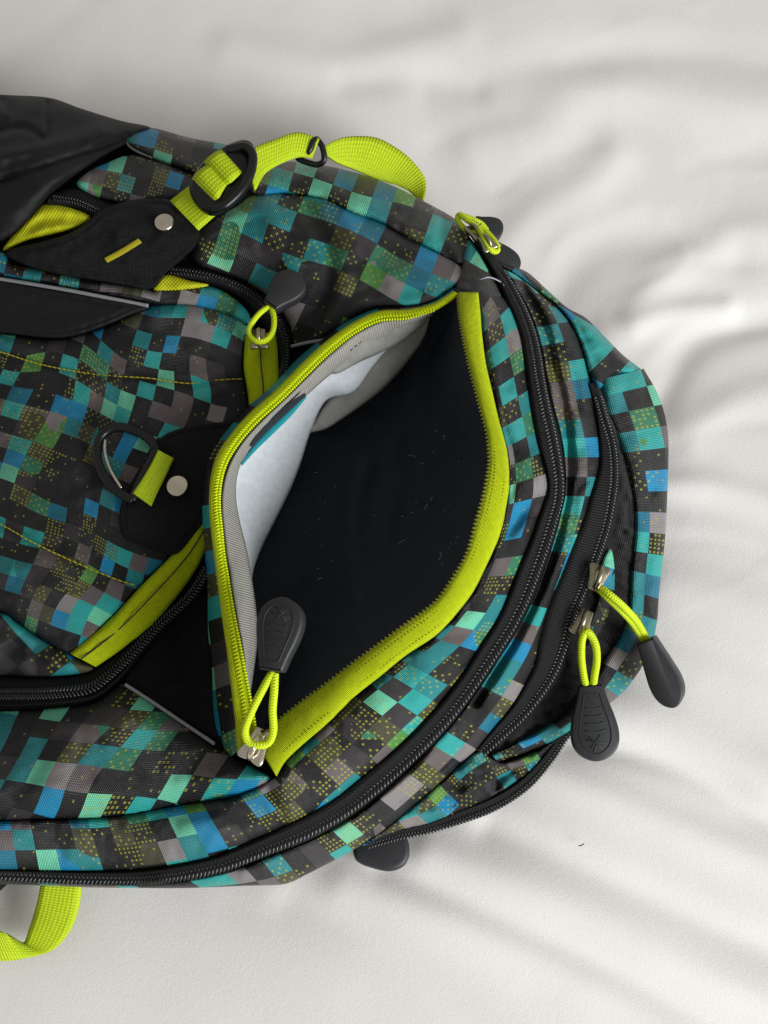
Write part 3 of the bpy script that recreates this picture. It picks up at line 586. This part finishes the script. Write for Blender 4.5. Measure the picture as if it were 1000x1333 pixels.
# ---- flap pocket front panel
fp = [(-70,432),(0,434),(63,441),(98,437),(140,423),(192,399),(240,395),(290,405),(322,425),(320,445),(318,475),(323,510),(325,545),(300,585),(282,640),(266,672),(245,700),(217,731),(182,766),(140,811),(93,851),(52,830),(21,809),(0,796),(-70,780)]
seamA = [(-70,440),(0,458),(35,469),(70,478),(130,488),(192,492),(245,499),(280,495),(317,493)]
seamB = [(-70,650),(0,682),(45,707),(105,735),(157,756),(183,763)]
panel('flap_pocket_panel', fp, M_print, bag, puff=2.5, drop=2.5, edge=16, ang=18, seed=(71, 33), cell=.8, warp=14, wr=(1.5, 70),
      creases=[(seamA, 1.6, 5), (seamB, 1.6, 5), ([(0,560),(60,640),(130,720)], -1.5, 30), ([(60,760),(110,790),(150,790)], -1.2, 14)], label='front pocket panel in teal and black pixel print')
stitches('stitching', seamA, M_thread, bag, dash=2.4, gap=.3, r=.3, dz=2.3)
stitches('stitching', seamB, M_thread, bag, dash=2.4, gap=.3, r=.3, dz=2.3)
# yellow strips at its rim
yA = [(92,851),(140,811),(182,766),(217,731),(245,700),(268,668)]; yB = [(124,868),(157,845),(196,814),(226,781),(254,742),(272,705)]
ys = loft('zip_strip', b3d(yA), b3d(yB), M_ytape, bag, nv=8, puff=1.5, drop=.6, dz=2.0, wr=(.8, 30), thick=.7, label='lime zip strip at the lower rim of the flap pocket')
tube('strip_seam', [(x, y, 0) for x, y in mid(yA, yB, .42)], .28, M_dthread, ys, use_h=True, dz=4.6, ns=6)
yC = [(320,438),(318,475),(323,510),(327,548)]; yD = [(359,432),(362,475),(362,505),(350,530)]
ys2 = loft('zip_strip', b3d(yC), b3d(yD), M_ytape, bag, nv=8, puff=1.5, drop=.6, dz=2.0, wr=(.5, 30), thick=.7, label='lime zip strip at the right rim of the flap pocket')
tube('strip_seam', [(x, y, 0) for x, y in mid(yC, yD, .5)], .28, M_dthread, ys2, use_h=True, dz=4.6, ns=6)
# black patch on the panel's top with grey piping
panel('top_patch', [(-70,350),(0,365),(90,380),(190,398),(165,412),(140,423),(98,437),(63,440),(0,433),(-70,430)], M_smooth, bag, puff=2, drop=.4, dz=1.5, edge=8, wr=(.6, 60), res=2, creases=[seam([(-70,350),(0,365),(90,380),(190,398),(165,412),(140,423),(98,437),(63,440),(0,433),(-70,430)])], label='smooth black patch across the top of the flap pocket')
tube('piping', [(-70,352,0),(0,363,0),(90,378,0),(193,398,0)], .9, M_refl, bag, use_h=True, dz=2.5, ns=8)
panel('flap_top_strip', [(-70,300),(0,326),(17,345),(60,352),(130,367),(175,372),(200,378),(215,372),(270,372),(300,385),(322,405),(326,425),(300,412),(250,398),(193,396),(90,375),(0,360),(-70,348)], M_print, bag, puff=2.5, drop=1.5, edge=8, ang=12, seed=(81, 5), cell=.95, wr=(.8, 30))
# black zip gusset of the flap pocket, top right
z5A = [(224,346),(262,350),(300,362),(335,378),(362,402),(378,432),(376,470),(366,500)]; z5B = [(215,362),(262,368),(296,378),(322,396),(340,418),(352,440),(362,470),(358,502)]
z5 = loft('zip_tape', b3d(z5A), b3d(z5B), M_ztape, bag, nv=8, puff=1.5, drop=1.5, dz=.5, label='black zip tape at the top of the flap pocket')
teeth('zip_teeth', mid(z5A, z5B, .35), z5, M_teeth, pitch=1.5, length=2.0, r=.4, gap=.9, slant=.5, dz=2.0)
panel('mesh_corner', [(200,377),(208,362),(220,358),(245,365),(272,371),(250,376),(222,379)], M_mesh, bag, puff=1.2, drop=.6, edge=6, dz=2.4, wr=(.3, 20), label='small wedge of lime mesh')

# ---- upper middle fabric
ub = [(331,251),(370,249),(422,256),(457,273),(496,287),(527,305),(562,322),(601,342)]
panel('upper_roll', [(318,240),(340,226),(363,211),(405,213),(457,223),(510,241),(552,262),(590,283),(611,300),(606,330),(600,345),(562,325),(527,308),(496,290),(457,276),(422,259),(370,252),(335,256)], M_print, bag, puff=5, drop=2.5, edge=20, ang=18, seed=(91, 15), cell=1.0, wr=(1.2, 30), creases=[([(520,300),(540,270),(560,265)], 2, 7), ([(590,345),(575,310),(580,285)], 2, 7)])
panel('upper_panel', [(331,254),(370,252),(422,259),(457,276),(496,290),(527,308),(562,325),(598,345),(603,362),(590,374),(563,392),(530,399),(493,401),(455,417),(420,442),(384,448),(378,425),(362,400),(335,376),(300,360),(262,348),(248,330),(258,305),(285,283),(310,268)], M_print, bag, puff=3, drop=2.5, edge=16, ang=24, seed=(95.5, 25), cell=1.0, wr=(1.3, 45),
      creases=[([(400,270),(430,320),(425,380),(390,440)], 4, 10), ([(350,262),(360,310),(395,350)], -2.5, 16), ([(450,285),(470,330),(560,370)], -1.5, 14), ([(600,350),(560,340),(500,330)], 1.8, 8)])
tube('piping', [(379,451,0),(400,446,0),(432,441,0)], .8, M_refl, bag, use_h=True, dz=1.5, ns=8)
# ---- black smooth flap upper left
bf = [(-70,116),(0,123),(63,127),(105,141),(157,157),(196,166),(180,178),(164,188),(133,205),(91,233),(63,257),(35,289),(0,315),(-70,330)]
panel('top_flap', bf, M_smooth, bag, puff=5, drop=1.5, edge=22, dz=2, wr=(1.5, 50), creases=[([(-20,175),(30,165),(60,178),(62,130)], 3, 5), ([(0,235),(60,215),(120,195),(165,180)], 3, 5), ([(-20,290),(30,262),(80,225)], -2, 12), ([(0,205),(60,190),(130,172)], -2.5, 10), ([(0,125),(15,150),(0,165)], 3, 8)], label='smooth black nylon flap folded at the upper left')
panel('upper_tongue', [(163,180),(172,170),(196,166),(250,180),(300,191),(300,215),(262,224),(235,218),(196,205),(170,192)], M_print, bag, puff=3.5, drop=1.5, edge=12, dz=1.5, ang=14, seed=(101, 3), cell=.9, wr=(.6, 30))
tube('piping', [(163,180,0),(168,190,0),(180,198,0),(198,205,0)], .6, M_refl, bag, use_h=True, dz=1.5, ns=6)
panel('strap_anchor_panel', [(100,238),(118,222),(140,212),(170,202),(210,211),(245,226),(262,236),(245,248),(224,258),(190,264),(168,266),(133,259),(110,249)], M_print, bag, puff=3, drop=1.5, edge=12, dz=1, ang=14, seed=(105.2, 7), cell=.75, wr=(.6, 30))
zz = loft('zip_tape', b3d([(66,252),(100,246),(138,262),(172,268)]), b3d([(60,268),(95,270),(125,282),(150,280)]), M_ztape, bag, nv=6, puff=1.5, drop=1, dz=1, label='short black zip tape above the lime mesh')
teeth('zip_teeth', [(70,257,0),(100,262,0),(130,276,0)], zz, M_teeth, pitch=1.3, length=1.8, r=.4, gap=.8, slant=.5, dz=3)
panel('mesh_pocket', [(58,266),(90,270),(118,283),(95,298),(60,307),(35,313),(5,326),(12,312),(25,298),(42,280)], M_mesh, bag, puff=3, drop=1, edge=10, dz=1.0, ang=-15, wr=(.8, 22), label='lime mesh of a side pocket', creases=[([(20,315),(60,285),(100,290)], 1.5, 6)])
panel('anchor_patch', [(8,328),(50,316),(87,305),(112,290),(132,273),(175,260),(217,259),(240,276),(259,300),(256,318),(240,335),(217,355),(196,376),(157,370),(87,359),(35,346)], M_black, bag, puff=2, drop=.5, edge=9, dz=4, wr=(.9, 40), res=2, creases=[seam([(8,328),(50,316),(87,305),(112,290),(132,273),(175,260),(217,259),(240,276),(259,300),(256,318),(240,335),(217,355),(196,376),(157,370),(87,359),(35,346)])], label='black fabric strap anchor with rivet and lime bar tack')
teeth('bar_tack', [(138,339,0),(160,327,0),(181,314,0)], bag, M_thread, pitch=.5, length=2.8, r=.36, rows=(1,), slant=.12, gap=0, dz=6.6)
panel('buckle_patch', [(157,690),(156,664),(164,640),(180,612),(206,573),(228,560),(262,553),(316,547),(300,580),(284,620),(268,672),(250,700),(226,722),(182,709),(163,701)], M_black, bag, puff=1.6, drop=.3, edge=8, dz=3.0, wr=(.5, 50), res=2, creases=[seam([(157,690),(156,664),(164,640),(180,612),(206,573),(228,560),(262,553),(316,547),(300,580),(284,620),(268,672),(250,700),(226,722),(182,709),(163,701)])], label='black fabric patch holding the gear loop')
def rivet(x, y, dz, r=4.4):
    h = float(H(x, y))+dz; a = np.linspace(0, 2*math.pi, 28, endpoint=False); o = np.stack([r*np.cos(a), r*np.sin(a)], 1)
    V, F = rings(o, [(0, -1), (0, .5), (.35, 1.0), (1.0, 1.05), (1.6, .85), (3.2, .7)]); return build('rivet', local(V, frame(x, y, h, 1, 0)), F, M_metal, bag)
rivet(214, 290, 6.6); rivet(231, 633, 4.9, 4.6)

# ---- zip sliders, cords, pull tabs
def slider(x, y, h, dx, dy, parent, mat=M_gun, s=1.0, tilt=0, roll=0):
    o = catmull(np.array([(-5.3, -2.0), (-4.6, -2.8), (-1.5, -3.0), (1.2, -3.6), (3.6, -4.2), (4.8, -3.4), (4.6, -1.0), (3.9, 0), (4.6, 1.0), (4.8, 3.4), (3.6, 4.2), (1.2, 3.6), (-1.5, 3.0), (-4.6, 2.8), (-5.3, 2.0)])*s, 3, True)
    V, F = rings(o, [(0, 0), (0, 1.1), (.45, 1.6)]); fr = frame(x, y, h, dx, dy, tilt, roll)
    sl = build('zip_slider', local(V, fr), F, mat, parent)
    # bridge: an arch along the slider
    t = np.linspace(0, math.pi, 14); arch = np.stack([-4.0*np.cos(t)*s, 0*t, 1.0+4.4*np.sin(t)*s], 1); arch[:, 0] -= .3*s
    V1, F1_, _ = tube_geo(local(arch, fr), 1.0*s*MM, 8)
    build('slider_bridge', V1, F1_, mat, sl) if parent is None else None
    V2 = list(local(V, fr))+V1; F2_ = F+[tuple(i+len(V) for i in f) for f in F1_]
    me = bpy.data.meshes.new('zip_slider'); me.from_pydata([tuple(v) for v in V2], [], F2_); me.materials.append(mat); me.polygons.foreach_set('use_smooth', [True]*len(me.polygons)); sl.data = me
    return sl
def tab(x, y, h, dx, dy, L, W, T, parent, tilt=0, roll=0, relief=True, neck=.55):
    b_ = (neck+1)/2*.48; hw = [(0.0, neck*.36), (.03, neck*.47), (.2, neck*.25+b_*.52), (.42, .44), (.62, .5), (.78, .475), (.9, .36), (.975, .18)]; k = [(a*L, c*W) for a, c in hw]+[(L, 0)]+[(a*L, -c*W) for a, c in hw[::-1]]
    o = catmull(np.array(k), 5, True)
    V, F = rings(o, [(.8, -T/2), (.2, -T/2+.5), (0, 0), (0, T/2-.9), (.25, T/2-.35), (.8, T/2)]); fr = frame(x, y, h, dx, dy, tilt, roll)
    tb = build('pull_tab', local(V, fr), F, M_rubber, parent)
    if relief:
        VV = []; FF = []
        q = o*np.array([.78, .66])+np.array([.13*L, 0]); ring = np.c_[q, np.full(len(q), T/2+.05)]; ring = np.vstack([ring, ring[:1]])
        segs = [ring]
        for j, s in enumerate((.30, .40, .50, .60)):
            ww = (.14+.14*s)*W*1.0; u = np.linspace(-1, 1, 7); segs.append(np.stack([s*L+.02*L*(1-u**2), u*ww, np.full(7, T/2+.03)], 1))
        for a, b in (((.68, -.16), (.86, .12)), ((.66, .10), (.84, -.14)), ((.72, -.22), (.78, .2)), ((.88, -.08), (.74, .02))):
            segs.append(np.array([(a[0]*L, a[1]*W, T/2), ((a[0]+b[0])/2*L, (a[1]+b[1])/2*W+.2, T/2+.05), (b[0]*L, b[1]*W, T/2)]))
        for sg in segs:
            v, f, _ = tube_geo(local(sg, fr), .24*MM, 6); n0 = len(VV); VV += v; FF += [tuple(i+n0 for i in g) for g in f]
        V2 = list(tb.data.vertices); base = [tuple(v.co) for v in V2]; fs = [tuple(p_.vertices) for p_ in tb.data.polygons]; nb = len(base)
        me = bpy.data.meshes.new('pull_tab'); me.from_pydata(base+[tuple(v) for v in VV], [], fs+[tuple(i+nb for i in g) for g in FF]); me.materials.append(M_rubber); me.polygons.foreach_set('use_smooth', [True]*len(me.polygons)); tb.data = me
    return tb
# 1: open pocket corner
slider(334, 972, 79.5, -.55, 1, rtape, s=1.25, mat=M_metal)
tube('pull_cord', [(357,876,96),(352,880,96),(338,905,95),(325,932,92),(319,952,88),(324,966,86),(338,970,86),(350,966,86),(356,950,88),(355,925,92),(357,900,95),(358,876,96)], 1.5, M_cord, rtape)
tab(355, 874, 96, 17, -86, 27, 17.5, 6, rtape, tilt=.12, roll=-.25)
# 2: flap pocket upper
slider(338, 443, 65, 0, 1, ys2, s=.95)
tube('pull_cord', [(352,398,66),(338,408,67),(326,424,68),(325,436,68),(334,444,69),(346,443,69),(355,432,68),(357,415,67),(353,398,66)], 1.25, M_cord, ys2)
tab(352, 401, 66, 24, -27, 20, 15.5, 6, ys2, tilt=0, relief=False, neck=.5)
# 3: pair on the second zip
slider(777, 752, 44, .28, -1, z2, s=1.15, mat=M_gun, roll=.1); slider(757, 812, 42.5, -.35, 1, z2, s=1.15, mat=M_gun)
tube('pull_cord', [(782,765,49),(795,775,50),(812,790,47),(828,808,40),(842,832,33),(846,838,32)], 1.55, M_cord, z2)
tube('pull_cord', [(780,767,47),(792,779,47),(809,795,44),(825,813,38),(838,834,32)], 1.5, M_cord, z2)
tab(842, 832, 32, 42, 80, 30, 13, 11, z2, tilt=-.2, roll=.5, relief=False, neck=.62)
tube('pull_cord', [(764,897,34),(760,880,37),(757,855,42),(758,832,47),(763,822,49),(770,828,48),(776,842,46),(777,860,42),(774,880,37),(772,897,34)], 1.6, M_cord, z2)
tab(768, 892, 33, 10, 90, 31, 19.5, 7, z2, tilt=-.1, roll=.05)
# 4: pair at the top
slider(634, 318, 47, .7, 1, z1, s=.9); slider(618, 303, 44, -.7, -1, z1, s=.9)
tube('pull_cord', [(598,279,44),(610,288,46),(622,296,46),(622,303,45),(608,300,44),(597,288,43),(597,280,43),(606,282,42),(625,290,40),(634,300,38)], 1.3, M_cord, z1)
tube('pull_cord', [(622,296,48),(630,310,50),(640,326,48),(648,326,46),(644,314,45),(632,300,44),(625,293,44),(630,300,42),(650,322,38)], 1.3, M_cord, z1)
tab(616, 290, 34, 36, 14, 15, 13.5, 5, z1, tilt=-.1, relief=False, neck=.5)
tab(634, 316, 36, 44, 34, 20, 12.5, 5, z1, tilt=-.25, relief=False, neck=.5)
# 5: rubber end under the lower edge
plate('strap_end', [(462,1095),(460,1110),(466,1122),(485,1130),(508,1134),(526,1127),(533,1112),(530,1092),(515,1070),(480,1072)], 5.0, M_rubber, bag, [(1.5,-3.5),(0,-2),(0,2.5),(.7,3.8),(2.2,4.2)], label='grey rubber strap end sticking out below the bag')

# ---- upper strap, ladder buckle, keeper
def ribbon(name, A, B, mat, parent, **k): return loft(name, A, B, mat, parent, nv=6, step=2.5, puff=.3, drop=0, use_h=False, wr=(.25, 30), thick=1.3, **k)
ribbon('strap', [(226,262,68),(240,276,70),(256,296,70)][0:0] or [(222,262,68),(240,248,70),(262,232,73),(278,222,76)], [(258,300,68),(276,284,70),(296,266,73),(312,254,76)], M_web, bag, label='lime webbing running into the buckle')
bo = [(262,219),(285,200),(305,190),(320,187),(331,193),(334,212),(328,235),(318,252),(300,268),(279,279),(262,273),(249,256),(249,240)]
def buckle():
    pl = catmull(np.array(bo, float), 6, True); hh = 78
    wp = P(pl[:, 0], pl[:, 1], hh)[:, :2]*1000
    V, F = rings(wp, [(1.0, -2.6), (0, -1.2), (0, 2.0), (.7, 3.6), (2.2, 4.6)]); V = np.array(V)*MM; V[:, 2] += hh*MM
    return build('buckle', V, F, M_plastic, bag, label='black plastic ladder buckle on the lime strap')
bk = buckle()
ribbon('strap_loop', [(250,236,80),(256,226,85),(264,219,85.5),(273,214,83)], [(278,262,80),(284,258,85),(290,249,85.5),(296,240,83)], M_web, bk)
ribbon('strap_loop', [(266,211,82),(272,205,85.5),(280,199,86),(288,196,83)], [(294,242,82),(300,238,85.5),(308,231,86),(315,225,83)], M_web, bk)
tube('buckle_bar', [(279,204,82),(294,218,82),(312,236,82)], 1.2, M_plastic, bk)
tube('buckle_rim', [(296,195,82),(318,191,83.5),(329,202,84),(326,226,84),(313,249,83.5),(292,268,82.5),(276,272,80)], 2.1, M_plastic, bk)
ribbon('strap', [(318,206,70),(332,192,66),(358,182,60),(387,173,56),(416,181,54)], [(332,248,66),(345,226,62),(368,212,56),(388,205,52),(406,206,50)], M_web, bag, label='lime webbing between buckle and keeper loop')
tube('strap_keeper', [(413,181,53),(420,192,51),(422,208,48),(414,214,46),(402,212,46),(388,206,47),(392,202,49),(402,198,52),(408,184,54),(413,181,53)], 1.5, M_plastic, bag, ns=8)
ribbon('strap', [(420,192,50),(438,182,44),(460,178,36),(492,181,28),(525,200,20),(548,224,16),(555,242,15),(551,262,16)], [(426,203,48),(440,212,42),(460,220,34),(485,231,26),(506,238,19),(523,244,15),(536,252,13),(546,262,13)], M_web, bag, label='curled free end of lime webbing lying on the sheet')
# lower left strap
ribbon('strap', [(54,1150,14),(46,1185,9),(38,1210,6),(30,1228,3.5),(12,1219,8),(0,1212,12),(-60,1190,14)], [(107,1153,14),(102,1185,9),(90,1214,6),(66,1238,3),(30,1247,5),(0,1250,8),(-60,1240,10)], M_web, bag, label='lime webbing loop below the bag, folded over on the sheet')
# ---- gear loop and webbing on the flap pocket
gl = [(204,588,78),(196,573,80),(178,562,82),(156,556,83),(138,562,84),(128,576,84),(127,596,84),(134,617,83),(146,634,82),(160,644,80),(174,652,78)]
gl = [(x, y, z-79) for x, y, z in gl]
tube('gear_loop', gl, 2.0, M_plastic, bag, use_h=True, dz=5.5, ns=12, label='black plastic gear loop')
tube('loop_gate', [(137,572,0),(137,590,0),(144,612,0),(158,636,0)], .8, M_metal, bag, use_h=True, dz=5.5, ns=8)
tube('loop_bar', [(204,586,0),(188,618,0),(172,652,0)], 2.1, M_plastic, bag, use_h=True, dz=6, ns=10)
hz = lambda L, d: [(x, y, float(H(x, y))+d) for x, y in L]
ribbon('loop_webbing', hz([(206,586),(196,606),(184,626),(173,642)], 8.2), hz([(226,597),(216,618),(206,638),(197,659)], 5.8), M_web, bag, label='lime webbing tab holding the gear loop')

# ---- lint in the pocket and on the sheet
random.seed(4)
VV = []; FF = []
def hair(x, y, n, r, hfun, L):
    a = random.uniform(0, 6.28); pts = [(x, y, hfun)]
    for _ in range(n):
        a += random.uniform(-.8, .8); x += math.cos(a)*L; y += math.sin(a)*L; pts.append((x, y, hfun))
    c, _ = rs3(world_curve(pts, 5), .4*MM); v, f, _ = tube_geo(c, r*MM, 4); b = len(VV); VV.extend(v); FF.extend([tuple(i+b for i in g) for g in f])
def pl_h(x, y):
    return float(lining_h(np.array([[x]]), np.array([[y]]))[0, 0])+1.2
for _ in range(80):
    x = random.uniform(400, 600); y = random.uniform(520, 760)
    if inside(np.array([x]), np.array([y]), HOLE)[0]: hair(x, y, random.choice((1, 1, 1, 1, 2, 3)), random.uniform(.07, .13), pl_h(x, y), random.choice((1, 1.5, 2, 4)))
build('lint', VV, FF, M_lint, lin, kind='stuff')
VV = []; FF = []
hair(753, 1101, 2, .22, 1.5, 4)
o = build('lint_speck', VV, FF, M_dthread); o['label'] = 'tiny dark lint speck on the white sheet right of the rubber strap end'; o['category'] = 'lint'
